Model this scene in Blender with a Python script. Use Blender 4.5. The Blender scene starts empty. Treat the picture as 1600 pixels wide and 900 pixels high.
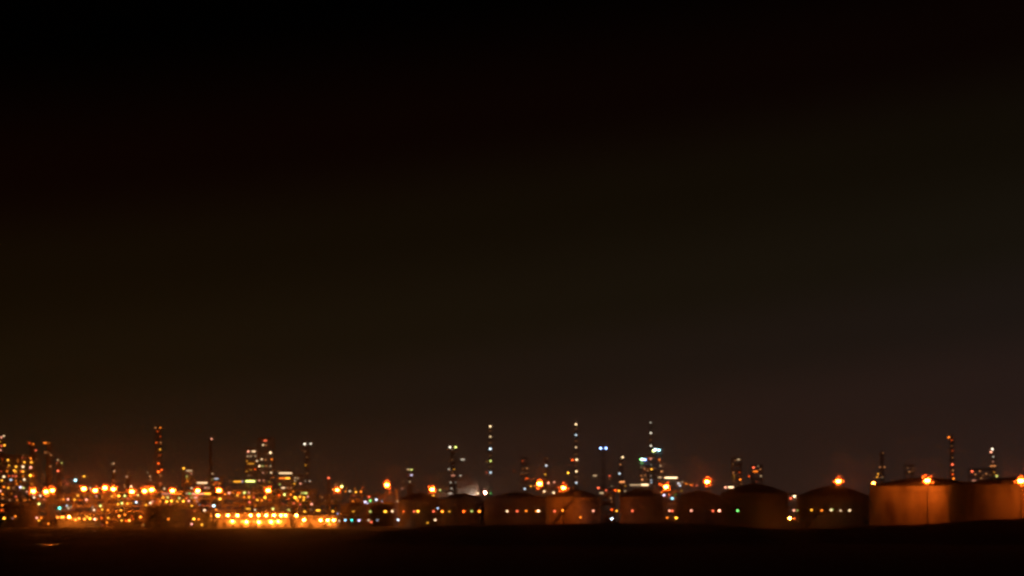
import bpy, math, random
from mathutils import Vector
random.seed(11)
S = bpy.context.scene
C = S.collection

# ------------------------------------------------------------------ camera
CAM_H = 8.0                      # camera height above the mud flat
F = 3000.0                       # focal length in photo pixels (photo is 1600 wide)
HZ = 805.0                       # photo row of the true horizon
cd = bpy.data.cameras.new('camera'); cam = bpy.data.objects.new('camera', cd); C.objects.link(cam)
cd.sensor_width = 36.0; cd.lens = 36.0 * F / 1600.0
cd.shift_y = (HZ - 450.0) / 1600.0
cd.clip_start = 0.5; cd.clip_end = 20000
cam.location = (0, 0, CAM_H); cam.rotation_euler = (math.radians(90), 0, 0)
cd.dof.use_dof = True; cd.dof.focus_distance = 48.0; cd.dof.aperture_fstop = 16.0
S.camera = cam

# ------------------------------------------------------------------ night sky
w = bpy.data.worlds.new('World'); S.world = w; w.use_nodes = True
nt = w.node_tree; N = nt.nodes; L = nt.links; N.clear()
out = N.new('ShaderNodeOutputWorld')
tc = N.new('ShaderNodeTexCoord'); sep = N.new('ShaderNodeSeparateXYZ'); L.new(tc.outputs['Generated'], sep.inputs[0])
def wmath(op, a, b):
    n = N.new('ShaderNodeMath'); n.operation = op
    for i, q in enumerate((a, b)):
        if q is None: continue
        if hasattr(q, 'links'): L.new(q, n.inputs[i])
        else: n.inputs[i].default_value = q
    return n.outputs[0]
elev = wmath('ADD', sep.outputs['Z'], wmath('MULTIPLY', sep.outputs['X'], -0.14))
mr = N.new('ShaderNodeMapRange'); L.new(elev, mr.inputs[0]); mr.inputs[1].default_value = -0.03; mr.inputs[2].default_value = 0.27
ramp = N.new('ShaderNodeValToRGB'); L.new(mr.outputs[0], ramp.inputs[0])
cr = ramp.color_ramp; cr.interpolation = 'EASE'
stops = [(0.0, (.0240, .0120, .0085)), (0.21, (.0195, .0102, .0072)), (0.33, (.0125, .0078, .0052)), (0.45, (.0088, .0060, .0030)),
         (0.62, (.0056, .0036, .0014)), (0.78, (.0028, .0008, .0004)), (1.0, (.0001, .0001, .0001))]
while len(cr.elements) < len(stops): cr.elements.new(0.5)
for e, (p, c) in zip(cr.elements, stops): e.position = p; e.color = (*c, 1)
tint = N.new('ShaderNodeMapRange'); L.new(sep.outputs['X'], tint.inputs[0]); tint.inputs[1].default_value = -0.26; tint.inputs[2].default_value = 0.26
tr = N.new('ShaderNodeValToRGB'); L.new(tint.outputs[0], tr.inputs[0])
tr.color_ramp.elements[0].color = (1.14, .90, .55, 1); tr.color_ramp.elements[1].color = (.93, .96, 1.06, 1)
mul = N.new('ShaderNodeMix'); mul.data_type = 'RGBA'; mul.blend_type = 'MULTIPLY'; mul.inputs[0].default_value = 1
L.new(ramp.outputs[0], mul.inputs[6]); L.new(tr.outputs[0], mul.inputs[7])
glow = N.new('ShaderNodeBackground'); L.new(mul.outputs[2], glow.inputs[0]); glow.inputs[1].default_value = 1.0
sky = N.new('ShaderNodeTexSky'); sky.sky_type = 'NISHITA'; sky.sun_disc = False
sky.sun_elevation = math.radians(-11); sky.sun_rotation = math.radians(180)
skb = N.new('ShaderNodeBackground'); L.new(sky.outputs[0], skb.inputs[0]); skb.inputs[1].default_value = 0.05
add = N.new('ShaderNodeAddShader'); L.new(glow.outputs[0], add.inputs[0]); L.new(skb.outputs[0], add.inputs[1])
L.new(add.outputs[0], out.inputs[0])

# ------------------------------------------------------------------ exposure and renderer
S.view_settings.view_transform = 'Standard'; S.view_settings.look = 'None'
S.view_settings.exposure = 0.0; S.view_settings.gamma = 1.0; S.view_settings.use_curve_mapping = False
S.render.engine = 'CYCLES'
cy = S.cycles
cy.filter_width = 3.0; cy.use_adaptive_sampling = False
cy.max_bounces = 3; cy.diffuse_bounces = 1; cy.glossy_bounces = 2; cy.transmission_bounces = 1; cy.volume_bounces = 0
cy.sample_clamp_indirect = 0.6; cy.sample_clamp_direct = 0.0
cy.caustics_reflective = False; cy.caustics_refractive = False
cy.use_denoising = True
try: cy.denoiser = 'OPENIMAGEDENOISE'; cy.denoising_input_passes = 'RGB'
except Exception: pass
cy.use_light_tree = True
S.render.dither_intensity = 1.0

# ------------------------------------------------------------------ materials
def mat(name, col, rough=.7, metal=0, col2=None, scale=.6, bump=0, stretch=(1, 1, 1)):
    m = bpy.data.materials.new(name); m.use_nodes = True
    n = m.node_tree.nodes; l = m.node_tree.links; b = n['Principled BSDF']
    b.inputs['Roughness'].default_value = rough; b.inputs['Metallic'].default_value = metal
    t = n.new('ShaderNodeTexCoord'); mp = n.new('ShaderNodeMapping'); l.new(t.outputs['Object'], mp.inputs[0]); mp.inputs['Scale'].default_value = stretch
    nz = n.new('ShaderNodeTexNoise'); l.new(mp.outputs[0], nz.inputs['Vector']); nz.inputs['Scale'].default_value = scale; nz.inputs['Detail'].default_value = 6
    r = n.new('ShaderNodeValToRGB'); l.new(nz.outputs['Fac'], r.inputs[0])
    col2 = col2 or tuple(c * .6 for c in col)
    r.color_ramp.elements[0].position = .35; r.color_ramp.elements[0].color = (*col2, 1)
    r.color_ramp.elements[1].position = .62; r.color_ramp.elements[1].color = (*col, 1)
    l.new(r.outputs[0], b.inputs['Base Color'])
    if bump:
        bp = n.new('ShaderNodeBump'); bp.inputs['Strength'].default_value = bump; l.new(nz.outputs['Fac'], bp.inputs['Height']); l.new(bp.outputs[0], b.inputs['Normal'])
    return m
M = dict(
    steel=mat('galvanised steel', (.34, .33, .31), .55, .3, (.22, .2, .18), .8),
    dark=mat('dark painted steel', (.10, .095, .09), .6, .2),
    pipe=mat('lagged pipe', (.45, .44, .42), .5, .2, (.3, .28, .25), .5),
    column=mat('column cladding', (.42, .41, .40), .5, .2, (.28, .26, .24), .25),
    tank=mat('tank paint', (.54, .49, .41), .65, 0, (.25, .20, .15), .16, 0, (1, 1, .3)),
    tank_dark=mat('dull tank paint', (.20, .18, .15), .75, 0, (.12, .10, .08), .16, 0, (1, 1, .35)),
    roof=mat('tank roof plate', (.10, .09, .08), .8),
    wall=mat('cream wall', (.62, .56, .42), .8, 0, (.5, .44, .32), .4),
    concrete=mat('yard concrete', (.22, .20, .18), .9, 0, (.13, .12, .1), .05),
    mud=mat('mud', (.035, .03, .025), .9, 0, (.02, .017, .014), .03, .3),
    earth=mat('bank earth', (.03, .028, .018), .95, 0, (.018, .016, .01), .4, .4),
    leaf=mat('scrub leaf', (.04, .05, .02), .9),
)
# courses of welded plate on the tank shells
for k in ('tank', 'tank_dark'):
    m = M[k]; n = m.node_tree.nodes; l = m.node_tree.links; b = n['Principled BSDF']
    t = n.new('ShaderNodeTexCoord'); sp = n.new('ShaderNodeSeparateXYZ'); l.new(t.outputs['Object'], sp.inputs[0])
    wv = n.new('ShaderNodeMath'); wv.operation = 'PINGPONG'; l.new(sp.outputs['Z'], wv.inputs[0]); wv.inputs[1].default_value = 1.3
    bp = n.new('ShaderNodeBump'); bp.inputs['Strength'].default_value = .25; l.new(wv.outputs[0], bp.inputs['Height']); l.new(bp.outputs[0], b.inputs['Normal'])

wm = bpy.data.materials.new('pool water'); wm.use_nodes = True
b = wm.node_tree.nodes['Principled BSDF']; b.inputs['Base Color'].default_value = (.01, .009, .007, 1); b.inputs['Roughness'].default_value = .03; b.inputs['IOR'].default_value = 1.33
t_ = wm.node_tree.nodes.new('ShaderNodeTexCoord'); nz_ = wm.node_tree.nodes.new('ShaderNodeTexNoise'); nz_.inputs['Scale'].default_value = .9; nz_.inputs['Detail'].default_value = 3
bp_ = wm.node_tree.nodes.new('ShaderNodeBump'); bp_.inputs['Strength'].default_value = .05; bp_.inputs['Distance'].default_value = .4
wm.node_tree.links.new(t_.outputs['Object'], nz_.inputs['Vector']); wm.node_tree.links.new(nz_.outputs['Fac'], bp_.inputs['Height']); wm.node_tree.links.new(bp_.outputs[0], b.inputs['Normal'])
M['water'] = wm

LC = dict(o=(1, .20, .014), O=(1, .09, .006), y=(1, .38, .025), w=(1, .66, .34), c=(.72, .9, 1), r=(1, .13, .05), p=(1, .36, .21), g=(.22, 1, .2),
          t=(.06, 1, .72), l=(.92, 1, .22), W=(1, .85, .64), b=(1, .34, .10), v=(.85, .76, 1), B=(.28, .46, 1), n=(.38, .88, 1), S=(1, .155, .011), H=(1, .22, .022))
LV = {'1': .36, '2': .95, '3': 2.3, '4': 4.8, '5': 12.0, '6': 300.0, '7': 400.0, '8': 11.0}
_lm = {}
def lampmat(code):
    if code not in _lm:
        m = bpy.data.materials.new('lamp glow ' + code); m.use_nodes = True
        n = m.node_tree.nodes; n.clear(); e = n.new('ShaderNodeEmission'); o = n.new('ShaderNodeOutputMaterial'); m.node_tree.links.new(e.outputs[0], o.inputs[0])
        e.inputs[0].default_value = (*LC[code[0]], 1); e.inputs[1].default_value = LV[code[1]]
        m.cycles.emission_sampling = 'FRONT' if code[1] in '567' else 'NONE'
        _lm[code] = m
    return _lm[code]

# ------------------------------------------------------------------ mesh helpers
class MB:
    def __init__(s): s.v = []; s.f = []; s.sm = []; s.mi = []
    def _add(s, vs, fs, smooth=False, mi=0):
        o = len(s.v); s.v += [tuple(v) for v in vs]
        for q in fs: s.f.append([o + i for i in q]); s.sm.append(smooth); s.mi.append(mi)
    def box(s, c, d, mi=0):
        x, y, z = c; a, b_, e = d[0] / 2, d[1] / 2, d[2] / 2
        vs = [(x + i * a, y + j * b_, z + k * e) for k in (-1, 1) for j in (-1, 1) for i in (-1, 1)]
        s._add(vs, [(0, 2, 3, 1), (4, 5, 7, 6), (0, 1, 5, 4), (2, 6, 7, 3), (0, 4, 6, 2), (1, 3, 7, 5)], False, mi); return s
    def tube(s, p, q, r0, r1=None, n=10, smooth=True, cap=True):
        p = Vector(p); q = Vector(q); r1 = r0 if r1 is None else r1
        d = (q - p).normalized(); u = d.orthogonal().normalized() if abs(d.z) < .99 else Vector((1, 0, 0)); v = d.cross(u).normalized(); u = v.cross(d)
        vs = []
        for c, r in ((p, r0), (q, r1)):
            for i in range(n):
                a = 2 * math.pi * (i + .5) / n; vs.append(c + u * (r * math.cos(a)) + v * (r * math.sin(a)))
        s._add(vs, [(i, (i + 1) % n, n + (i + 1) % n, n + i) for i in range(n)], smooth)
        if cap: s._add(vs[:n], [tuple(range(n))[::-1]]); s._add(vs[n:], [tuple(range(n))])
        return s
    def bar(s, p, q, t): return s.tube(p, q, t * .7, None, 4, False)
    def lathe(s, c, prof, n=32, smooth=True):
        vs = [(c[0] + r * math.cos(2 * math.pi * i / n), c[1] + r * math.sin(2 * math.pi * i / n), c[2] + z) for r, z in prof for i in range(n)]
        fs = [(k * n + i, k * n + (i + 1) % n, (k + 1) * n + (i + 1) % n, (k + 1) * n + i) for k in range(len(prof) - 1) for i in range(n)]
        s._add(vs, fs, smooth); return s
    def build(s, name, m, parent=None, origin=None):
        o0 = Vector(parent.location) if parent is not None else Vector(origin or (0, 0, 0))
        if parent is not None and parent.parent is not None: o0 = Vector(parent.parent.location) + o0
        me = bpy.data.meshes.new(name); me.from_pydata([tuple(Vector(v) - o0) for v in s.v], [], s.f)
        for q, sm, mi in zip(me.polygons, s.sm, s.mi): q.use_smooth = sm; q.material_index = mi
        for x in (m if isinstance(m, list) else [m]): me.materials.append(x)
        ob = bpy.data.objects.new(name, me); C.objects.link(ob)
        if parent is not None: ob.parent = parent
        else: ob.location = o0
        return ob
def tag(o, label, cat, group=None, kind=None):
    o['label'] = label; o['category'] = cat
    if group: o['group'] = group
    if kind: o['kind'] = kind
    return o
def thing(name, label, cat, loc, group=None):
    o = bpy.data.objects.new(name, None); C.objects.link(o); o.location = loc; o.empty_display_size = 1
    return tag(o, label, cat, group)
def P(x, y, D): return Vector(((x - 800) / F * D, D, CAM_H + (HZ - y) / F * D))   # the spot seen at photo point x, y when it stands D metres away

_lampmesh = {}
def lamp_mesh(code):
    if code not in _lampmesh:
        mb = MB()
        # globe below, bell hood above
        n = 6; prof = [(.02, -1.0), (.75, -.66), (1.0, -.05), (.8, .55)]
        mb.lathe((0, 0, 0), prof, n); 
        for i in range(len(mb.mi)): mb.mi[i] = 0
        k = len(mb.f); mb.lathe((0, 0, 0), [(1.12, .42), (1.0, .72), (.5, 1.0), (.02, 1.08)], n)
        for i in range(k, len(mb.mi)): mb.mi[i] = 1
        me = bpy.data.meshes.new('lamp'); me.from_pydata(mb.v, [], mb.f)
        for q, mi in zip(me.polygons, mb.mi): q.material_index = mi; q.use_smooth = True
        me.materials.append(lampmat(code)); me.materials.append(M['dark'])
        _lampmesh[code] = me
    return _lampmesh[code]
def hood(p):
    o = bpy.data.objects.new('hood', hood_mesh()); C.objects.link(o); o.parent = p
def globe_mesh(code):
    k = 'globe ' + code
    if k not in _lampmesh:
        mb = MB(); mb.lathe((0, 0, 0), [(.02, -1.0), (.75, -.66), (1.0, -.05), (.8, .55)], 6)
        me = bpy.data.meshes.new('lamp'); me.from_pydata(mb.v, [], mb.f); me.materials.append(lampmat(code))
        for q in me.polygons: q.use_smooth = True
        _lampmesh[k] = me
    return _lampmesh[k]
def hood_mesh():
    if 'hood' not in _lampmesh:
        mb = MB(); mb.lathe((0, 0, 0), [(1.12, .42), (1.0, .72), (.5, 1.0), (.02, 1.08)], 8)
        me = bpy.data.meshes.new('hood'); me.from_pydata(mb.v, [], mb.f); me.materials.append(M['dark']); _lampmesh['hood'] = me
    return _lampmesh['hood']
def lamp(pos, code, r, parent, name='lamp', split=False):
    if split or name == 'floodlight':
        o = bpy.data.objects.new(name, globe_mesh(code)); C.objects.link(o); o.parent = parent
        o.location = Vector(pos) - Vector(parent.location); o.scale = (r, r, r); hood(o); return o
    o = bpy.data.objects.new(name, lamp_mesh(code)); C.objects.link(o); o.parent = parent
    o.location = Vector(pos) - Vector(parent.location); o.scale = (r, r, r); return o
def strip(p, q, code, parent):
    """a lit strip of fluorescent fittings seen as one bar"""
    mb = MB(); mb.box(((p.x + q.x) / 2, p.y, p.z), (q.x - p.x, .5, .75)); mb.box(((p.x + q.x) / 2, p.y, p.z + .5), (q.x - p.x + .3, .8, .24), 1)
    return mb.build('light_strip', [lampmat(code), M['dark']], parent)
def parse(s):
    r = []
    for t in s.replace('\n', ' ').split():
        a, y, c = t.split(',')
        if '-' in a[1:]:
            k = a.index('-', 1); r.append((float(a[:k]), float(a[k + 1:]), float(y), c))
        else: r.append((float(a), None, float(y), c))
    return r
LR = 1.28                        # lamp radius in photo pixels
def lamps(items, D, parent, jit=0):
    for x, x2, y, c in items:
        d = D + (random.uniform(-jit, jit) if jit else 0)
        if x2 is not None: strip(P(x, y, d), P(x2, y, d), c, parent)
        else:
            r = LR * D / F * (1.0 + .07 * (min(5, int(c[1])) - 3)) * random.uniform(.92, 1.08)
            lamp(P(x, y, d), c, r, parent)
def levels(items, gap=3.0):
    ys = sorted({i[2] for i in items}); g = []
    for y in ys:
        if g and y - g[-1][-1] <= gap: g[-1].append(y)
        else: g.append([y])
    return g

# ------------------------------------------------------------------ the ground
def sheet(name, x0, x1, y0, y1, z, m, nx=2, ny=2):
    mb = MB(); vs = [(x0 + (x1 - x0) * i / nx, y0 + (y1 - y0) * j / ny, z) for j in range(ny + 1) for i in range(nx + 1)]
    mb._add(vs, [(j * (nx + 1) + i, j * (nx + 1) + i + 1, (j + 1) * (nx + 1) + i + 1, (j + 1) * (nx + 1) + i) for j in range(ny) for i in range(nx)])
    o = mb.build(name, m); o['kind'] = 'structure'; return o
g = sheet('ground', -2600, 2600, -600, 3000, 0, M['mud'])
# plant yard: concrete apron with an irregular front edge
mb = MB(); pts = []
for i in range(61):
    X = -700 + 1500 * i / 60; pts.append((X, (1196 if X < -40 else 1196 - min(1, (X + 40) / 120) * 140) + random.uniform(-4, 4), .004))
vs = pts + [(p[0], 2200, .004) for p in pts]
mb._add(vs, [(i, i + 1, 61 + i + 1, 61 + i) for i in range(60)])
o = mb.build('yard_ground', M['concrete']); o['kind'] = 'structure'
# tidal pools on the mud
def pool(x0, x1, y, h, seed):
    rnd = random.Random(seed); D = CAM_H * F / (y - HZ); c = P((x0 + x1) / 2, y, D); a = (x1 - x0) / 2 / F * D; dd = h
    n = 26; mb = MB(); vs = [(c.x, D, .005)]
    for i in range(n):
        t = 2 * math.pi * i / n; k = rnd.uniform(.65, 1.1); vs.append((c.x + a * math.cos(t) * k, D + dd * math.sin(t) * k, .005))
    mb._add(vs, [(0, i + 1, (i + 1) % n + 1) for i in range(n)])
    o = mb.build('water', M['water'], None, (c.x, D, .005)); o['kind'] = 'structure'; return o
pool(69, 74, 851, 7, 1); pool(77, 86, 851.3, 9, 11); pool(50, 106, 850.3, 2, 12); pool(48, 58, 836, 8, 2); pool(68, 80, 836, 8, 3); pool(122, 136, 830.5, 10, 4); pool(144, 153, 830.5, 9, 5); pool(171, 181, 830.5, 12, 6)
pool(598, 612, 836.5, 8, 7); pool(612, 650, 836.5, 5, 8); pool(74, 84, 829.5, 8, 9)
# dark earth bank in front of the tanks
prof = [(540, 846), (575, 838), (610, 830), (650, 825.5), (690, 821.5), (730, 820.5), (800, 819.8), (900, 818.6), (1000, 817.6), (1080, 818), (1120, 820), (1160, 823.5), (1200, 826.5),
        (1250, 827.5), (1310, 826), (1340, 823.5), (1390, 821.3), (1440, 820.6), (1480, 818), (1500, 816.3), (1540, 813.3), (1580, 811.2), (1620, 809.5), (1700, 807), (1900, 806), (2300, 812), (2600, 846)]
def prof_y(x):
    for (a, ya), (b_, yb) in zip(prof, prof[1:]):
        if a <= x <= b_:
            t = (x - a) / (b_ - a); t = t * t * (3 - 2 * t) * .5 + t * .5; return ya + (yb - ya) * t
BD = 620
mb = MB(); xs = [540 + i * 5.0 for i in range(413)]; cs = [(-70, 0), (-45, .35), (-20, .8), (0, 1.0), (14, 1.0), (40, .6), (80, 0)]
vs = []
for x in xs:
    h = max(.02, CAM_H + (HZ - prof_y(x)) / F * BD)
    for dy, k in cs:
        z = h * k + (random.uniform(-.10, .10) if 0 < k else 0) * min(1, h)
        vs.append(((x - 800) / F * BD, BD + dy + random.uniform(-1, 1), z if k > 0 else -.3))
n = len(cs); mb._add(vs, [(i * n + j, i * n + j + 1, (i + 1) * n + j + 1, (i + 1) * n + j) for i in range(len(xs) - 1) for j in range(n - 1)], True)
o = mb.build('embankment', M['earth'], None, (0, BD, 0)); o['kind'] = 'structure'
# rough grass on the bank
mb = MB()
for i in range(2600):
    x = random.uniform(590, 1720); h = max(.02, CAM_H + (HZ - prof_y(x)) / F * BD); X = (x - 800) / F * BD
    y = BD + random.uniform(-18, 16); k = .98 if y > BD else .98 - (BD - y) / 20 * .2
    hh = random.uniform(.15, .5); a = random.uniform(-.25, .25)
    mb._add([(X - .07, y, h * k - .15), (X + .07, y + .05, h * k - .15), (X + a, y, h * k + hh)], [(0, 1, 2)])
o = mb.build('rough_grass', M['leaf'], None, (0, BD, 0)); tag(o, 'rough dry grass along the crest of the dark earth bank', 'grass', None, 'stuff')

# ------------------------------------------------------------------ builders
def storage_tank(label, x0, x1, ys, ya, D, m='tank', stair=None, girder=True):
    c = P((x0 + x1) / 2, HZ, D); R = (x1 - x0) / 2 / F * D; H = CAM_H + (HZ - ys) / F * D; HA = CAM_H + (HZ - ya) / F * D
    root = thing('storage_tank', label, 'tank', (c.x, D, 0)); cx, cyy = c.x, D; n = 72
    MB().lathe((cx, cyy, 0), [(R, .004), (R, H)], n).build('shell', M[m], root)
    pr = [(R + .25, H - .1), (R + .2, H + .12)] + [(R * k, H + .12 + (HA - H) * (1 - k ** 1.7)) for k in (.98, .85, .7, .55, .4, .25, .12, .03)]
    roof = MB().lathe((cx, cyy, 0), pr, n).build('roof', M['roof'], root)
    if girder: MB().lathe((cx, cyy, H * .86), [(R + .02, 0), (R + .55, .0), (R + .55, .22), (R + .02, .22)], n, False).build('wind_girder', M[m], root)
    MB().lathe((cx, cyy, 0), [(R + .05, .01), (R + .5, .01), (R + .5, .35), (R + .05, .36)], n, False).build('foundation_ring', M['concrete'], root)
    rl = MB()
    for i in range(36):
        a = 2 * math.pi * i / 36; a2 = 2 * math.pi * (i + 1) / 36; q = lambda t, z: (cx + (R - .2) * math.cos(t), cyy + (R - .2) * math.sin(t), z)
        rl.bar(q(a, H + .1), q(a, H + 1.4), .05); rl.bar(q(a, H + 1.4), q(a2, H + 1.4), .05); rl.bar(q(a, H + .8), q(a2, H + .8), .04)
    rl.build('handrail', M['steel'], roof)
    v = MB(); v.tube((cx, cyy, HA - .3), (cx, cyy, HA + 1.2), .5, .5, 12); v.tube((cx, cyy, HA + 1.2), (cx, cyy, HA + 1.6), .9, .3, 12); v.build('vent', M['dark'], roof)
    if stair:
        a0, a1 = math.radians(stair[0]), math.radians(stair[1]); st = MB(); k = int(H / .35)
        for i in range(k):
            t = i / k; a = a0 + (a1 - a0) * t; z = .4 + (H - .4) * t; dx, dy = math.cos(a), math.sin(a)
            st.bar((cx + (R + .05) * dx, cyy + (R + .05) * dy, z), (cx + (R + 1.25) * dx, cyy + (R + 1.25) * dy, z), .22)
            if i % 3 == 0: st.bar((cx + (R + 1.2) * dx, cyy + (R + 1.2) * dy, z), (cx + (R + 1.2) * dx, cyy + (R + 1.2) * dy, z + 1.2), .06)
        for off, rr in ((1.2, 1.2), (0, 1.25)):
            for i in range(24):
                q = lambda t: (cx + (R + rr) * math.cos(a0 + (a1 - a0) * t), cyy + (R + rr) * math.sin(a0 + (a1 - a0) * t), .4 + (H - .4) * t + off)
                st.bar(q(i / 24), q((i + 1) / 24), .14 if off else .6)
        st.build('stairway', M['dark'], root)
    return root

def rails(mb, x0, x1, y0, y1, z, h=1.1):
    cs = [(x0, y0), (x1, y0), (x1, y1), (x0, y1)]
    for (a, b_), (c, d) in zip(cs, cs[1:] + cs[:1]):
        mb.bar((a, b_, z), (a, b_, z + h), .06); mb.bar((a, b_, z + h), (c, d, z + h), .06); mb.bar((a, b_, z + h * .55), (c, d, z + h * .55), .05)

def tower(name, label, cat, x, ytop, D, wpx, data, style='column', group=None, arm=None):
    items = parse(data); s = D / F; c = P(x, HZ, D); root = thing(name, label, cat, (c.x, D, 0), group)
    H = CAM_H + (HZ - ytop) * s; r = wpx / 2 * s; X = c.x
    yf = D - r
    if style == 'column':
        b_ = MB(); b_.lathe((X, D, 0), [(r * 1.35, .004), (r * 1.05, 4.0)], 20); b_.build('skirt', M['dark'], root)
        MB().lathe((X, D, 0), [(r, 4.0), (r, H * .55), (r * .82, H * .6), (r * .82, H - r * .8), (r * .6, H - r * .35), (r * .25, H - .1), (.02, H)], 20).build('shell', M['column'], root)
        p = MB(); p.tube((X + r + .5, D + .3, 0), (X + r + .5, D + .3, H - 2), .28, .28, 8); p.tube((X + r + .5, D + .3, H - 2), (X, D, H - .6), .28, .28, 8); p.build('overhead_pipe', M['pipe'], root)
        la = MB()
        for dx in (-.3, .3): la.bar((X - r * .4 + dx, yf - .35, 0), (X - r * .4 + dx, yf - .35, H - 1), .05)
        for i in range(int(H / 1.2)): la.bar((X - r * .4 - .3, yf - .35, i * 1.2 + .4), (X - r * .4 + .3, yf - .35, i * 1.2 + .4), .04)
        la.build('ladder', M['steel'], root)
    elif style == 'stack':
        MB().lathe((X, D, 0), [(r * 1.5, .004), (r, H * .5), (r * .8, H), (r * .66, H), (r * .66, H - 2)], 20).build('shell', M['column'], root)
        for zz in (.5, .75, .97): MB().lathe((X, D, H * zz), [(r * 1.02, 0), (r * 1.25, 0), (r * 1.25, .4), (r * 1.02, .4)], 20, False).build('stiffening_ring', M['dark'], root)
    elif style == 'lattice':
        la = MB(); wb = r * 1.5; wt = r * .8; n = max(6, int(H / (2.2 * r + 3)))
        q = lambda i, t: (X + (1, 1, -1, -1)[i % 4] * (wb + (wt - wb) * t), D + (1, -1, -1, 1)[i % 4] * (wb + (wt - wb) * t), H * t)
        for i in range(4):
            la.bar(q(i, 0), q(i, 1), .2)
            for k in range(n):
                la.bar(q(i, k / n), q(i + 1, (k + 1) / n), .09); la.bar(q(i + 1, k / n), q(i, (k + 1) / n), .09); la.bar(q(i, (k + 1) / n), q(i + 1, (k + 1) / n), .09)
        la.build('lattice_frame', M['steel'], root)
        p = MB(); p.tube((X, D, .004), (X, D, H + 1.5), .5, .42, 10); p.build('riser_pipe', M['pipe'], root)
        yf = D - wb
    for gl in levels([i for i in items]):
        ya = max(gl); its = [i for i in items if i[2] in gl]
        xl = min(i[0] for i in its); xr = max((i[1] or i[0]) for i in its)
        zl = CAM_H + (HZ - ya) * s - 2.0
        hx0 = min((xl - 800) * s - .6, X - r - .9); hx1 = max((xr - 800) * s + .6, X + r + .9)
        if zl < .6 or zl > H + 2: continue
        pf = MB(); y0 = yf - 1.6; y1 = D + r * .6
        pf.box(((hx0 + hx1) / 2, (y0 + y1) / 2, zl), (hx1 - hx0, y1 - y0, .14)); rails(pf, hx0 + .05, hx1 - .05, y0 + .05, y1 - .05, zl)
        for i in its:
            p_ = P(i[0] if i[1] is None else (i[0] + i[1]) / 2, i[2], D); pf.bar((p_.x, y0 + .25, zl), (p_.x, y0 + .25, p_.z + .2), .07)
        pf.build('platform', M['steel'], root)
    for it in items: lamps([it], yf - 1.9, root)
    return root

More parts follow.
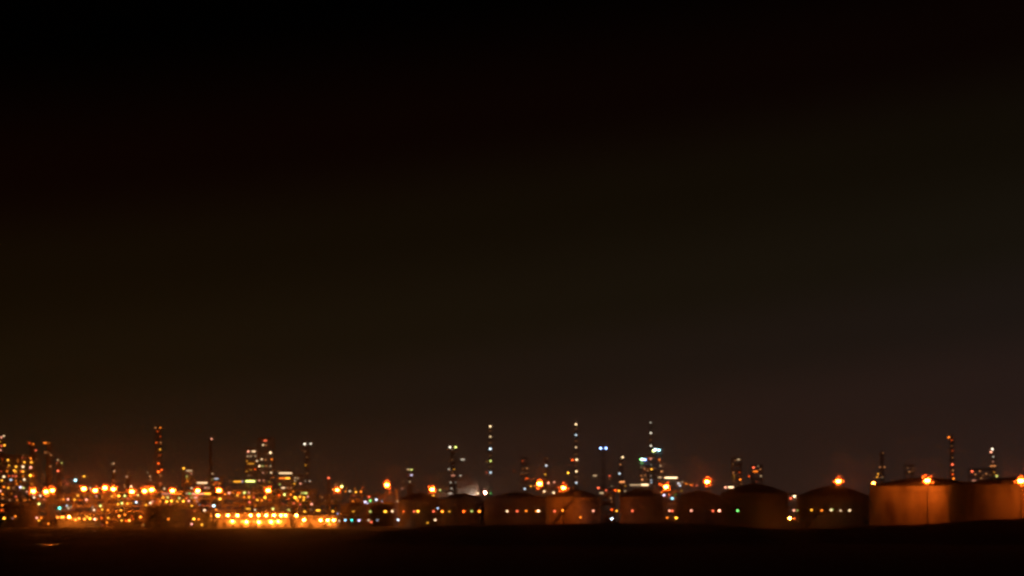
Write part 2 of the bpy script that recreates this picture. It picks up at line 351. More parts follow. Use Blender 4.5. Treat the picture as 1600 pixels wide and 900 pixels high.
def frame(label, x0, x1, ytop, D, data, depth=14, step=5.0, seed=0, vessels=True, name='process_unit', cat='process unit'):
    rnd = random.Random(seed + int(x0)); items = parse(data); s = D / F; X0 = (x0 - 800) * s; X1 = (x1 - 800) * s; H = CAM_H + (HZ - ytop) * s
    root = thing(name, label, cat, ((X0 + X1) / 2, D, 0)); nx = max(1, round((X1 - X0) / 8)); ny = 2 if depth > 8 else 1
    Y0 = D; Y1 = D + depth; gx = [X0 + (X1 - X0) * i / nx for i in range(nx + 1)]; gy = [Y0 + (Y1 - Y0) * j / ny for j in range(ny + 1)]
    nl = max(1, round(H / step)); zs = [H * k / nl for k in range(1, nl + 1)]; f = MB()
    for X in gx:
        for Y in gy: f.box((X, Y, H / 2 + .5), (.42, .42, H + 1))
    for z in zs:
        for Y in gy: f.box(((X0 + X1) / 2, Y, z), (X1 - X0, .26, .40))
        for X in gx: f.box((X, (Y0 + Y1) / 2, z - .03), (.26, Y1 - Y0, .36))
    for k, z in enumerate(zs):
        i = rnd.randrange(nx); z0 = z - H / nl; f.bar((gx[i], Y0 - .02, z0), (gx[i + 1], Y0 - .02, z), .14)
        f.bar((X0, Y0 - .03, z + 1.3), (X1, Y0 - .03, z + 1.3), .06); f.bar((X0, Y0 - .03, z + .75), (X1, Y0 - .03, z + .75), .05)
    for x, x2, y, c in items:
        p = P(x if x2 is None else (x + x2) / 2, y, D - .8); zd = max([0.0] + [z for z in zs if z < p.z - .3])
        f.bar((p.x, D - .35, zd), (p.x, D - .35, p.z + .5), .08); f.bar((p.x, D - .35, p.z + .5), (p.x, D - .8, p.z + .5), .07)
    f.build('steel_frame', M['steel'], root)
    for z in zs:
        a = rnd.uniform(0, .3); b_ = rnd.uniform(.7, 1)
        MB().box((X0 + (X1 - X0) * (a + b_) / 2, (Y0 + Y1) / 2, z + .26), ((X1 - X0) * (b_ - a), depth - .6, .1)).build('deck', M['steel'], root)
    if vessels:
        for k in range(nx):
            for lv in range(nl):
                z0 = zs[lv] - H / nl + .35; hh = H / nl; u = rnd.random(); xc = (gx[k] + gx[k + 1]) / 2; yc = Y0 + depth * rnd.uniform(.3, .7); bw = gx[k + 1] - gx[k]
                if u < .33:
                    r = min(bw * .35, hh * rnd.uniform(.22, .32)); v = MB(); v.lathe((xc, yc, z0), [(.02, 0), (r * .7, .15), (r, .6), (r, hh * .72), (r * .7, hh * .8), (.02, hh * .84)], 16); v.build('vessel', M['column'], root)
                elif u < .62:
                    r = hh * rnd.uniform(.14, .22); v = MB(); z = z0 + r + .5; l = bw * .38
                    v.tube((xc - l, yc, z), (xc + l, yc, z), r, r, 14); v.tube((xc - l - r * .5, yc, z), (xc - l, yc, z), r * .5, r, 14); v.tube((xc + l, yc, z), (xc + l + r * .5, yc, z), r, r * .5, 14)
                    for dx in (-l * .6, l * .6): v.box((xc + dx, yc, z0 + .35), (.5, r * 1.6, .8))
                    v.build('drum', M['column'], root)
                elif u < .74:
                    MB().box((xc, yc, z0 + hh * .32), (bw * .62, depth * .3, hh * .6)).build('equipment_housing', M['wall'], root)
    pb = MB()
    for lv, z in enumerate(zs):
        for k in range(rnd.randint(2, 4)):
            r = rnd.uniform(.14, .34); y = Y0 + 1.0 + k * 1.1; a = X0 - rnd.uniform(0, 1.5); b_ = X1 + rnd.uniform(0, 1.5)
            pb.tube((a, y, z + .35 + r), (b_, y, z + .35 + r), r, r, 8)
            if rnd.random() < .6:
                xx = rnd.uniform(X0 + 1, X1 - 1); zz = max(.2, z - H / nl * rnd.choice((1, 1, 2))); pb.tube((xx, y - .9, zz), (xx, y - .9, z + .35 + r), r * .8, r * .8, 8)
    pb.build('pipe_bundle', M['pipe'], root)
    for it in items: lamps([it], D - .8, root)
    return root

def mast(label, x, y, D, code='S7', n=4, group='sodium floodlight masts', r=.7, ring=.52):
    c = P(x, y, D); root = thing('floodlight_mast', label, 'floodlight', (c.x, D, 0), group)
    MB().tube((c.x, D, .004), (c.x, D, c.z + 1.0), .34, .17, 12).build('pole', M['dark'], root)
    h = MB(); h.tube((c.x, D, c.z + .85), (c.x, D, c.z + 1.1), .3, .3, 10)
    for k in range(n):
        a = 2 * math.pi * (k + .5) / n; q = (c.x + ring * math.cos(a), D + ring * math.sin(a)); h.bar((c.x, D, c.z + .95), (q[0], q[1], c.z + .95), .12); h.bar((q[0], q[1], c.z + .95), (q[0], q[1], c.z + .6), .08)
    halo_globes = []
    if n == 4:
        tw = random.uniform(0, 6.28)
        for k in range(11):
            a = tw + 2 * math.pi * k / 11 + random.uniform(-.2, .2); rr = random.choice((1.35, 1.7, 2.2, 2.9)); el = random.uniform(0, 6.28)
            halo_globes.append((c.x + rr * math.cos(a), D - .3 + .5 * math.sin(el), c.z + rr * math.sin(a)))
        for q in halo_globes: h.bar((c.x, D, c.z + .95), (q[0], q[1], q[2] + .3), .08)
        h.tube((c.x, D, c.z + .7), (c.x, D, c.z + 1.9), .12, .05, 8)
    h.build('head_frame', M['dark'], root)
    for q in halo_globes: lamp(q, 'O8', r * random.uniform(.42, .7), root, 'floodlight')  # small dim globes added to imitate the bloom halo around the mast lamps
    for k in range(n):
        a = 2 * math.pi * (k + .5) / n; lamp((c.x + ring * math.cos(a), D + ring * math.sin(a), c.z), code, r, root, 'floodlight')
    return root

def post(label, x, y, code, D, group='slim lamp posts'):
    c = P(x, y, D); root = thing('lamp_post', label, 'lamp post', (c.x, D + .7, 0), group); r = LR * D / F * (1.0 + .07 * (min(5,int(code[1])) - 3)); r = max(r, .3)
    p = MB(); p.tube((c.x, D + .7, .004), (c.x, D + .7, c.z + r * 1.3), .11, .07, 8); p.tube((c.x, D + .7, c.z + r * 1.25), (c.x, D, c.z + r * 1.15), .06, .06, 6); p.build('pole', M['dark'], root)
    lamp((c.x, D, c.z), code, r, root, 'lamp', True); return root

def shed(label, x0, x1, ytop, D, depth, data_front, data_back, cat='shed', name='loading_shed'):
    s = D / F; X0 = (x0 - 800) * s; X1 = (x1 - 800) * s; H = CAM_H + (HZ - ytop) * s; root = thing(name, label, cat, ((X0 + X1) / 2, D, 0)); xc = (X0 + X1) / 2; W = X1 - X0
    MB().box((xc, D + depth, H / 2), (W, .3, H - .02)).build('back_wall', M['wall'], root)
    rf = MB(); rf._add([(X0 - 1, D - 1, H + .3), (X1 + 1, D - 1, H + .3), (X1 + 1, D + depth + 1, H + .9), (X0 - 1, D + depth + 1, H + .9), (X0 - 1, D - 1, H + .55), (X1 + 1, D - 1, H + .55), (X1 + 1, D + depth + 1, H + 1.15), (X0 - 1, D + depth + 1, H + 1.15)],
        [(0, 3, 2, 1), (4, 5, 6, 7), (0, 1, 5, 4), (1, 2, 6, 5), (2, 3, 7, 6), (3, 0, 4, 7)]); rf.build('roof', M['pipe'], root)
    MB().box((xc, D + depth / 2, .08), (W + 2, depth + 3, .15)).build('floor_slab', M['concrete'], root)
    n = max(2, round(W / 6))
    for i in range(n + 1):
        MB().box((X0 + W * i / n, D, H / 2 + .22), (.35, .35, H)).build('post', M['steel'], root)
    gp = MB()
    for i in range(n):
        xx = X0 + W * (i + .5) / n; gp.tube((xx, D + depth * .5, .2), (xx, D + depth * .5, H * .7), .18, .18, 8); gp.tube((xx, D + depth * .5, H * .7), (xx + 1.6, D + depth * .35, H * .62), .12, .12, 8)
    gp.tube((X0, D + depth * .6, H * .72), (X1, D + depth * .6, H * .72), .22, .22, 8); gp.build('loading_arms', M['pipe'], root)
    lamps(parse(data_front), D - .3, root); lamps(parse(data_back), D + depth - .8, root)
    return root

# ------------------------------------------------------------------ tanks, right to left
storage_tank('largest storage tank, orange lit and cut off by the right edge of the picture', 1484, 1722, 758, 745, 960, 'tank', None)
storage_tank('bright orange lit tank with a slim floodlight mast standing before its shell', 1360, 1532, 760, 746, 1040, 'tank', None)
storage_tank('brown tank with a lit band under its roof, behind the row of five small lamps', 1246, 1358, 776, 759, 1110, 'tank', (215, 265))
storage_tank('tall unlit black tank with a peaked roof and a green lamp before it', 1127, 1230, 771, 756, 1100, 'tank_dark', None)
storage_tank('dim brown tank under the lone big floodlight, left of the black peaked tank', 1057, 1127, 777, 767, 1150, 'tank_dark', None)
storage_tank('orange lit tank with a dark low dome, below the tower with blue lamps', 967.5, 1037, 776, 763, 1150, 'tank', None)
storage_tank('orange lit tank with a stair running diagonally across its shell', 853, 938, 777, 765, 1150, 'tank', (218, 272))
storage_tank('wide dark tank directly left of the tank with the diagonal stair', 757, 856, 779, 769, 1200, 'tank_dark', None)
storage_tank('dark tank whose roof hides the foot of the steam puff', 689, 759, 780, 771, 1220, 'tank_dark', None)
storage_tank('low brown tank at the left end of the domed tank row', 622, 692, 781, 770.5, 1250, 'tank', None)
storage_tank('small dim tank behind the yellow and white lamp pair', 578, 621, 788, 784, 1300, 'tank_dark', None)
storage_tank('small dim tank with a reddish flank above the teal lamp', 534, 577, 789, 785, 1290, 'tank', None)
storage_tank('rust brown tank at the left below the row of yellow lamps', 226, 299, 793, 789, 1262, 'tank', (215, 262))
storage_tank('low dim tank at the far left under the crowded lamp grid', -12, 58, 789, 785, 1275, 'tank_dark', None)

# ------------------------------------------------------------------ steam, its vent and unseen lamps added to light the steam
VD = 1345
root = thing('steam_vent', 'short vent pipe with a cream lamp at the foot of the pale steam puff', 'vent pipe', (P(741, 780, VD).x, VD, 0))
q = P(741, 776, VD); k = MB(); k.lathe((q.x, VD, 0), [(1.2, .004), (.9, 2), (.8, q.z), (.55, q.z), (.55, q.z - 1)], 14); k.build('pipe', M['column'], root)
q2 = P(746.5, 770.5, VD - 2); k = MB(); k.bar((q.x, VD - .8, q2.z - 2), (q2.x, q2.y, q2.z - 1.6), .14); k.bar((q2.x, q2.y, q2.z - 1.7), (q2.x, q2.y, q2.z + .6), .1)
steam_fill1 = P(749, 778, VD - 2); k.bar((q.x, VD - .8, steam_fill1.z - 1), (steam_fill1.x, steam_fill1.y, steam_fill1.z - .2), .14); k.build('lamp_bracket', M['dark'], root)
lamps(parse('746.5,770.5,w4'), VD - 2, root); lamp(steam_fill1, 'W6', .6, root, 'floodlight')  # the last one is an unseen lamp added to brighten the steam
steam_fill2 = P(733, 777, VD - 5); k = MB(); k.bar((q.x, VD - .8, steam_fill2.z - 1), (steam_fill2.x, steam_fill2.y, steam_fill2.z - .2), .14); k.build('lamp_bracket', M['dark'], root); lamp(steam_fill2, 'W6', .8, root, 'floodlight')  # second hidden lamp and its bracket, added for more light on the steam
from mathutils import noise as mnoise
c = P(731, 763, VD + 3); R = 17 / F * VD; mb = MB(); vs = []; nu, nv = 40, 24
for j in range(nv + 1):
    t = -math.pi / 2 + math.pi * j / nv
    for i in range(nu):
        f_ = 2 * math.pi * i / nu; d = Vector((math.cos(t) * math.cos(f_), math.cos(t) * math.sin(f_), math.sin(t)))
        r_ = R * (1 + .22 * mnoise.noise(d * 1.6 + Vector((3.1, 0, 0))) + .12 * mnoise.noise(d * 4.0)); e = 1.15 if d.x < 0 else 1.0
        vs.append(c + Vector((d.x * r_ * e - .12 * R * d.z, d.y * r_ * .8, d.z * r_ * 1.18)))
mb._add(vs, [(j * nu + i, j * nu + (i + 1) % nu, (j + 1) * nu + (i + 1) % nu, (j + 1) * nu + i) for j in range(nv) for i in range(nu)], True)
sm = bpy.data.materials.new('steam vapour'); sm.use_nodes = True; n = sm.node_tree.nodes; l = sm.node_tree.links; n.clear()
o_ = n.new('ShaderNodeOutputMaterial'); pv = n.new('ShaderNodeVolumePrincipled'); l.new(pv.outputs[0], o_.inputs['Volume']); pv.inputs['Color'].default_value = (.95, .95, .95, 1)
t_ = n.new('ShaderNodeTexCoord'); nz_ = n.new('ShaderNodeTexNoise'); l.new(t_.outputs['Object'], nz_.inputs['Vector']); nz_.inputs['Scale'].default_value = .22; nz_.inputs['Detail'].default_value = 4
mr_ = n.new('ShaderNodeMapRange'); l.new(nz_.outputs['Fac'], mr_.inputs[0]); mr_.inputs[1].default_value = .38; mr_.inputs[2].default_value = .66; mr_.inputs[3].default_value = .03; mr_.inputs[4].default_value = .30
l.new(mr_.outputs[0], pv.inputs['Density'])
o = mb.build('steam', sm, None, c); tag(o, 'pale puff of steam drifting up behind the dark tank roofs', 'steam', None, 'stuff')
# ------------------------------------------------------------------ towers, left to right
T = tower
T('distillation_column', 'lamp dotted column cut off by the left edge of the picture', 'column tower', 1, 680, 1440, 9,
  '2,683,p3 6,681,w3 0,690,y2 2,696.5,r3 7,695.5,y4 1,703,p3 2.5,714,r2 3,718,O3 2,724,y3 2,736,r3', 'column')
T('distillation_column', 'dark column with two red orange lamps at its top, beside the crowded lamp grid', 'column tower', 50.5, 690, 1470, 8, '46,692,O3 52,693.5,o3 56,703.5,r3 57,717,b1', 'column')
T('distillation_column', 'column with an orange lamp bar at its top and a brown arc of lamps', 'column tower', 76, 690, 1450, 8, '68-73,692,o3 77,692,o2 71,707,b2 74,706,b1 77.5,708,b1 80,711,b2 79,728.5,b2 69,742,b1', 'column')
T('distillation_column', 'short column with a green and a peach lamp above one red lamp', 'column tower', 92, 716, 1480, 6, '90.5,718.5,w2 96.5,723,l2 89,723,r2 90.5,735.5,r4', 'column')
T('lattice_mast', 'slim mast carrying the large cold white lamp at the left', 'mast', 113, 742, 1400, 6, '106,744.5,O2 118,750,n5 131.5,744,y4 101.5,751,r2 105,756,r3 101,761,b1 124,745,O1', 'lattice')
T('distillation_column', 'slim column with two grey lamps above the row of four floodlights', 'column tower', 177, 722, 1560, 5, '174.5,725,w1 177.5,724,w2 178.5,736,w2 178,751,b1', 'column')
T('distillation_column', 'low slim column with two dim lamps, right of the four floodlights', 'column tower', 199.5, 736, 1540, 5, '201,738,b1 198,744.5,w2', 'column')
T('distillation_column', 'low slim column with three grey lamps left of the tall orange lattice tower', 'column tower', 233, 735, 1540, 5, '231,738,w1 234.5,744,w2 235,750,w1', 'column')
T('flare_tower', 'tall lattice tower dotted with dim orange lamps at the left', 'flare tower', 247.5, 665, 1500, 9,
  '243,668,b2 250.5,668,o3 246,674,O2 250.5,682,O2 244.5,691.5,O3 251,691.5,b2 250,702,y3 250,711,O2 247.5,724,O4 252.5,734,O4 247.5,737,O5 251,743,b2 250.5,755.5,r3', 'lattice')
frame('small platform tower with a yellow lamp on its left corner', 285, 301, 732, 1440, '287,731.5,y4 291-300,735.5,w2 299,740,p2 292,744,l2 292,747.5,y2 293,752,o3 285,757,O1', 7, 4.5, 5, True, 'platform_tower', 'tower')
T('chimney', 'slender grey chimney with a single pink lamp at its tip', 'chimney', 329, 684.5, 1480, 4.5, '330.5,685.5,p3', 'stack')
frame('platform tower with a white strip and slanting orange lamps at the foot of the chimney', 327, 346, 746, 1430, '332,740,w2 331,749,l1 335-341,748,c2 334,757,o3 337,754,O3 343,755,o3', 8, 4.5, 6, True, 'platform_tower', 'tower')
frame('low platform tower topped by one long white light strip', 306, 327, 752, 1420, '308-324,754.5,w3 321,762,p3 326,762,w2 299.5,762.5,w3', 8, 4.5, 7, True, 'platform_tower', 'tower')
frame('square tower with six stacked rows of pale lamps', 384, 401, 702, 1460,
  '388,705.3,p4 393.5-399,705.3,w3 387,712.5,w2 392,712.5,w2 399,712.5,w2 386,720,y2 401.5,720,w3 387-397,724.5,y2 385.5,736,y2 392,734,y2 398.5,733,O3 388,743,w1 393,743,b1 384-398,752,l4 391,750,y3 403.5,760,b1 396,760,b1', 10, 5, 8, False, 'platform_tower', 'tower')
frame('tallest square tower with a red lamp bar at its top', 404, 426, 686, 1480,
  '412-417,688.5,r3 411,695,w3 416,695.5,b2 422.5,707,w4 417,709,b1 409,717.5,w3 415,718,b2 424.5,717.5,o3 405,728,w4 410.5,728,l2 416,728,b2 422.5,728,w2 411,738.5,p2 417,738,b1 423.5,738.3,w3 404.5,742.5,b1 405,750.5,p3 412,750.5,p2 421,753,y2 427,747,b1 411.5,760,y2', 10, 5, 9, False, 'platform_tower', 'tower')
frame('square block with two bright light strips, white above yellow', 435, 456, 736, 1450,
  '436-456,739.3,w3 436-446,747.3,o3 446-453,747.3,y4 437,756.5,l2 440-445,762.3,w3 449,762,b2 455,762,b2', 10, 5, 10, False, 'platform_tower', 'tower')
frame('narrow frame with white and yellow lamps right of the two strip block', 458, 471, 744, 1450, '461,746.5,w2 465.5,747,w2 461,751,w2 460,755.5,y3 469.5,755.5,p3 459,767,y3 469,767.5,w1 471-480,770.5,l3', 7, 5, 11, False, 'platform_tower', 'tower')
T('lattice_mast', 'slim mast with a pair of white lamps at its top, right of the square towers', 'mast', 480, 692, 1500, 6, '476,693.5,W4 485.5,693,W3 476.5,705.5,b1 479.5,714,b1 477.5,726.5,y2 480,739,b1 477,751.5,W1 484,751.5,W2 480,760,b1', 'lattice')
T('lattice_mast', 'short mast with one red lamp at its tip', 'mast', 513.5, 746, 1400, 4, '513.5,746.5,r4', 'lattice')
T('distillation_column', 'short column with a yellow green lamp above a violet one', 'column tower', 640.5, 731, 1500, 7, '636-640,733.5,w2 643,733.7,l3 637,742,r1 643,742,v3 640.5,752.5,w2 628.5,763.3,p2 630,752,b1', 'column')
T('distillation_column', 'small pale column left of the low brown domed tank', 'column tower', 620, 762, 1330, 6, '609.5,769,O3 621,783,w2', 'column')
T('distillation_column', 'column with one white and one lime green lamp at its top', 'column tower', 707, 697, 1560, 7,
  '703,698.5,W4 712,698.5,l4 706.5,718,b1 720-726,718,W2 701.5,733,W2 709.5,733,y2 707,738,b1 705-711,743,p2 719.5,743,W2 704,753.5,W2 712,753.5,W1 705.5,763,W2 701-706,771,W2', 'column')
T('lattice_stack', 'tall slim stack with seven white lamps in line, the one nearest the pale steam puff', 'stack', 766, 664.5, 1650, 5,
  '766,666,w4 766,673,b1 766,682,w3 766,692,b1 766,701,c4 766,711.5,b1 766.5,720,l3 761,721,y1 766,729,b1 766.5,738,c3 760,738.5,r2 762,761.5,w1 766.5,770.5,g2', 'lattice')
frame('dim open frame with a few brown lamps left of the double floodlight', 814, 825, 716, 1560, '803,735.7,O1 816.5,720,O2 823.5,731.5,b2 817,732,b1 815,739,b1 822,739,b1 821.5-825,747.5,O3', 8, 5, 12, False, 'platform_tower', 'tower')
T('distillation_column', 'short thin column with a pale and a yellow lamp above the double floodlight', 'column tower', 853.5, 714, 1560, 4.5, '855,716.5,b1 853.5,727,c3 852,741,y3', 'column')
T('lattice_stack', 'tall slim stack with white lamps in line and a red lamp beside its middle', 'stack', 900, 661, 1680, 5,
  '900,662.7,w4 900,670,b1 900,679.3,c3 900,689,b1 900,698.7,w3 900,709.5,b1 901,718,w4 894.5,718.5,O4 900,727.5,b1 900.5,736.2,w4 900,745,b1 900.5,754,c3', 'lattice')
T('lattice_mast', 'mast with a pair of brilliant blue white lamps at its top', 'mast', 943, 698, 1560, 5, '938.5,700,B5 947,700,B5 926.5-932.5,743.2,w2', 'lattice')
T('distillation_column', 'slim leaning column of white lamps right of the blue lamp mast', 'column tower', 970, 712, 1560, 5, '973,714,w4 969.5,725.5,b2 968,739.7,c3 968-976,753,b3 977,759,y2 952.5,743.5,r3 952.5,748.5,b1', 'column')
T('lattice_stack', 'tall slim stack rising between clusters of blue and green white lamps', 'stack', 1017, 658.5, 1700, 5, '1016.5,660,W2 1017,676.3,W3 1017,687,b1 1017,696.3,W3 1017,716.5,p3 1013,716.5,r3 1017.5,726,W1 1018,733,y4 1017,743,W1 1017.5,750,c2 1017.5,754,c2', 'lattice')
frame('platform tower with a green white lamp and a long white strip at its foot', 1000, 1013, 715, 1580,
  '1001.5,717.5,g5 1003.8,717.5,c5 1008,718,B5 1003,723.5,g2 1002,730,w1 1007,732,b2 1012,735,b2 1002,743,b2 1008,742.5,b2 1003.5,749,b3 1011,749,b1 1002-1013,757.5,w4 984-1000,757.8,w2', 9, 5, 13, False, 'platform_tower', 'tower')
frame('platform tower crowned by a large cyan and green white lamp pair', 1021, 1034, 700, 1590,
  '1021,704,l5 1024,702.5,c5 1029.5,703,n5 1030.5,718,o3 1032,727.5,w2 1037.5,725,b1 1034,736.5,b3 1023,731,b1 1028-1034,746,w2 1031,756,O4', 9, 5, 14, False, 'platform_tower', 'tower')
frame('low building with one yellow white light strip along its roof', 1038, 1059, 744, 1480, '1039-1058,746.5,w4 1060,755,c3 1062.5,758.5,c3 1066,753,w2 1072,755.5,o3 1079,757,o3 1081.5,758.5,O3 1089,758,r3 1065,766.5,y2', 9, 5, 15, False, 'platform_tower', 'tower')
frame('dim square tower with a pale lamp on its roof behind the black peaked tank', 1145, 1158, 716, 1500, '1152-1156,718,w2 1149,719,b1 1145,725,b1 1146,738,b2 1155.5,738,O2 1147,743,y2 1147,747,y1 1146,751,b1 1156.5,749,o4 1158,756,b1 1138-1146,761.3,w4 1133.5,761.3,p4', 9, 5, 16, False, 'platform_tower', 'tower')
frame('dim square tower with a bright red lamp on its upper left corner', 1176, 1191, 728, 1500, '1170.5,744,O3 1177.5,730.3,r4 1184.5,728,w1 1188,733,b2 1177-1184,736.5,o3 1189,743.5,w2 1182,752.5,O1', 9, 5, 17, False, 'platform_tower', 'tower')
T('distillation_column', 'leaning line of dim lamps with a yellow streak at the left shoulder of the bright tank', 'column tower', 1378, 706, 1450, 5, '1379.5,707.5,b1 1375,729.5,b2 1382,729.5,b2 1370.5,745,y3 1372,740,y3 1378.5,745.5,w1', 'lattice')
frame('faint structure with a ring of dim red lamps behind the bright tank roof', 1416, 1428, 728, 1460, '1418,731,b1 1427,731,b1 1421,737,b2 1426,736,b1', 8, 6, 18, False, 'platform_tower', 'tower')
T('lattice_stack', 'tall stack dotted with orange lamps behind the bright tank', 'stack', 1487, 681.5, 1500, 5, '1482.5,683,o4 1487,687.5,O2 1487,696.5,b1 1488,704.3,O2 1488.5,715,b1 1488,725.5,r4 1489,735,b2 1488.5,741,O3 1490,747.5,o4', 'lattice')
frame('low wide frame with one red lamp and several brown ones behind the largest tank', 1517, 1547, 734, 1450, '1519,736.3,r4 1524,741,b2 1531,736,b2 1541,740,b2 1536,743,b1 1533,747,b2 1519-1525,751,p2 1544,750,b2 1547,742,b1', 8, 5, 19, False, 'platform_tower', 'tower')
T('lattice_stack', 'shorter stack with pink white lamps at its top, behind the largest tank', 'stack', 1551.5, 700, 1480, 6, '1550.5,701.5,W4 1548.5,706,p4 1552,713.5,W2 1551.5,721,p2 1547-1556,728,b2 1553.5,738,y2 1557.5,743.5,l3 1553,752,l2', 'lattice')

# ------------------------------------------------------------------ process units of the refinery at the left
frame('crowded steel unit with the dense grid of lamps at the left edge', -14, 54, 713, 1400,
  '12.5,718.5,y4 28,718,o2 28,721,o2 36,711,b1 35,715,r2 40,716,r1 38,722,y4 48,716,o4 49,722,y4 14,727,y3 12,730,o2 25,729,y4 36,729,w4 48,730,p4 11,736,o3 22,735,y4 25,736.5,y3 36,736.5,y4 33,736.5,O3 '
  '6,744.5,w4 14,743.5,O3 20,743.5,r3 25,743.5,r3 36,744,o3 47.5,742.5,y5 52.5,743,O3 3,750.5,y4 17,749.5,c3 25,751,o3 32,752,o2 38,749,w4 26,756,o3 6,760.5,o4 13,762,y4 21,762,b2 32,761,v4 36.5,762,l3 50,756,o3 14,757,O2 42,768,p3 '
  '0,767,p4 4,772,o4 18,771,o2 25,775.5,r3 27,781,o3 38.5,781,o3 46,781,o2 15,781,b2 36,775,b1 4,779,b2', 16, 5, 20)
frame('low steel unit below the three leftmost floodlights', 56, 114, 774, 1345,
  '53,777,w4 63,774.5,w4 52,773,w3 60,779.5,O3 69,780,r3 61,787,l4 47,774,o2 99,780,o4 106.5,780,p4 75,775,O2 85,778,O1 104.5,790,c3 107,794,w3 111,791.5,w2 93,793.5,t5 49,797,p2 39,790,r1 70,793,O1 84,787,O1', 14, 5, 21)
frame('low steel unit with a long row of orange lamps below the four floodlights', 115, 166, 772, 1335,
  '121.5,774,y4 131.5,774.5,o3 141.5,775,o3 150.5,775,p3 159.5,775,o3 116.5,780.5,y4 125,781,O3 135,780.5,p4 122,790.5,o3 128,791,b1 144.5,792,w2 147,796.5,w4 154,797,O3 159.5,796,y4 157,790,l4 141,762.5,w3 163,770,O2', 14, 5, 22)
frame('low steel unit with a yellow lamp row right of the four floodlights', 167, 222, 770, 1335,
  '169,796.5,o4 175,775,y4 179,772,o3 185.5,774.5,y5 195,774.5,l4 205,775,o4 215.5,773.5,l3 200,779,r3 184.5,787.5,y4 190.5,786,l4 199,786.5,y4 206,786,y3 213,784.5,c4 189,797,y4 184,797,o2 205,760,w4 195,760,b2 198,765,O3 210,763,O2 177,797,b1', 14, 5, 23)
frame('steel unit with a lit beam and four large yellow lamps above the rust brown tank', 224, 290, 769, 1335,
  '257,763.5,w3 253-268,771.5,p2 270-284,771.5,o3 255,777,y4 262,777,l3 269,777.5,r3 280,778,l3 260.5,783.5,y5 268,782.5,y5 277,783,y4 286.5,783,y5 235,785.5,w4 238,783,p3 228,789,y4 250,783,o4 245,784,O3 259,790,p4 266.5,789,r4 274,791,b1 237,770,o3 250,757,O1', 14, 5, 24)
frame('steel unit with a lit yellow beam and the small cyan lamp', 291, 347, 769, 1335,
  '291-294,771,w2 296.5,771,g3 300-318,771.5,p3 319-329,771.5,y4 292,778,r3 299,777,l2 303-309,777.5,p3 315,779,o2 295,782.5,p4 304,782.5,o3 308,783,p3 299.5,790,y4 312,788.5,c1 318,790,r2 326,789,r2 334,790,n5 319.5,797,w4 337.5,796,o4 343.5,779.3,y5 335,777,O3 344,768,O2', 14, 5, 25)
frame('long steel unit with scattered orange lamps behind the bright loading bay', 348, 431, 768, 1335,
  '358,770,p4 363,769,o3 372,770,O4 371,773.5,y4 375,770,o3 382,769.5,l4 389,769.5,p3 396.5,770,r2 352,772,o4 381.5,776.5,o4 389,776.5,y4 396.5,777,r3 414,777,y5 402,781,y4 409,781.5,o4 390,784.5,r4 399,790,o3 384-391,795,y3 398.5,796.5,w3 426.5,795,l4 358,777,O2 365-377,752.5,y3 378.5,752,v2 359,752,b1 421,781,O3 376,790,O2', 14, 5, 26)
frame('steel unit with a dense knot of yellow lamps right of the bright loading bay', 432, 492, 767, 1335,
  '444.5,772.5,l4 436,773.5,O4 454.5,772.5,o4 461,777,y5 463,779,y4 468.5,776,y4 475,777,y4 474.5,781,y4 481,776,p3 451,779,O3 465,782,o4 469,788,r3 459,786,r3 442,787,r2 487,787.5,p4 451,796.5,l3 476,799,y4 486,796,w1 494-500,797.5,y4 520,798.7,y4 458,768,o3 484,784,O1', 14, 5, 27)
frame('dim low frame with brown lamps under the small double floodlight', 498, 532, 776, 1345, '503,777,b2 508,782,b1 519,782.5,o2 528,781,b1 521,764.5,o4 524.5,757,b2 534,760,l5 540,767.5,o3 546.5,767.3,w3', 12, 5, 28)
frame('low frame with orange, violet and bright green lamps left of the lone floodlight', 549, 612, 774, 1340,
  '556,768.5,y4 554.5,763,o2 564,768,o4 567,761.5,O2 551.5,782.5,o3 553,774,r2 576.5,776,r4 578.5,782,g4 570.5,784,v4 574,786,v3 588,780.3,c4 597,784,c3 593,777,O2 601,777,O2 609,778,b1 602,772,O1', 12, 5, 29)
frame('grey pipe frame squeezed in the gap between the two orange lit tanks', 940, 960, 766, 1230, '935,762,r4 947,766,r3 961.5,766,O4 967,766.7,y4 956,759.5,w1 976.5,767,w2 937-943,770.3,w2 954.5,778,b2 956,784,b1', 10, 5, 30)
frame('small lamp frame in the gap right of the orange lit domed tank', 1037, 1056, 769, 1230, '1033.5,769,o3 1037.5,773.3,v4 1046,773,r3 1055,772.5,g1 1050.5,778.3,n4 1036,767,O3', 10, 5, 31)
frame('low frame of red and white lamps between the double floodlight lamps', 846, 870, 752, 1340, '856.7,754.5,p4 866,753,p3 850.5,767.5,w4 865,769.5,w4 829.5,759.5,y3 820,763.5,c3 836,759,o3', 10, 5, 32)
frame('low frame of white lamps around the foot of the lime green lamp column', 684, 700, 763, 1350, '687.3,765.5,l3 677,774.5,y5 682,783,O2 758,769.5,p6', 8, 5, 33)
frame('small stair tower with pink and white lamps in the gap right of the black tank', 1233, 1244, 773, 1180, '1235.5,778.5,r4 1241.5,775.3,w5', 6, 4.5, 34, False, 'stair_tower', 'tower')

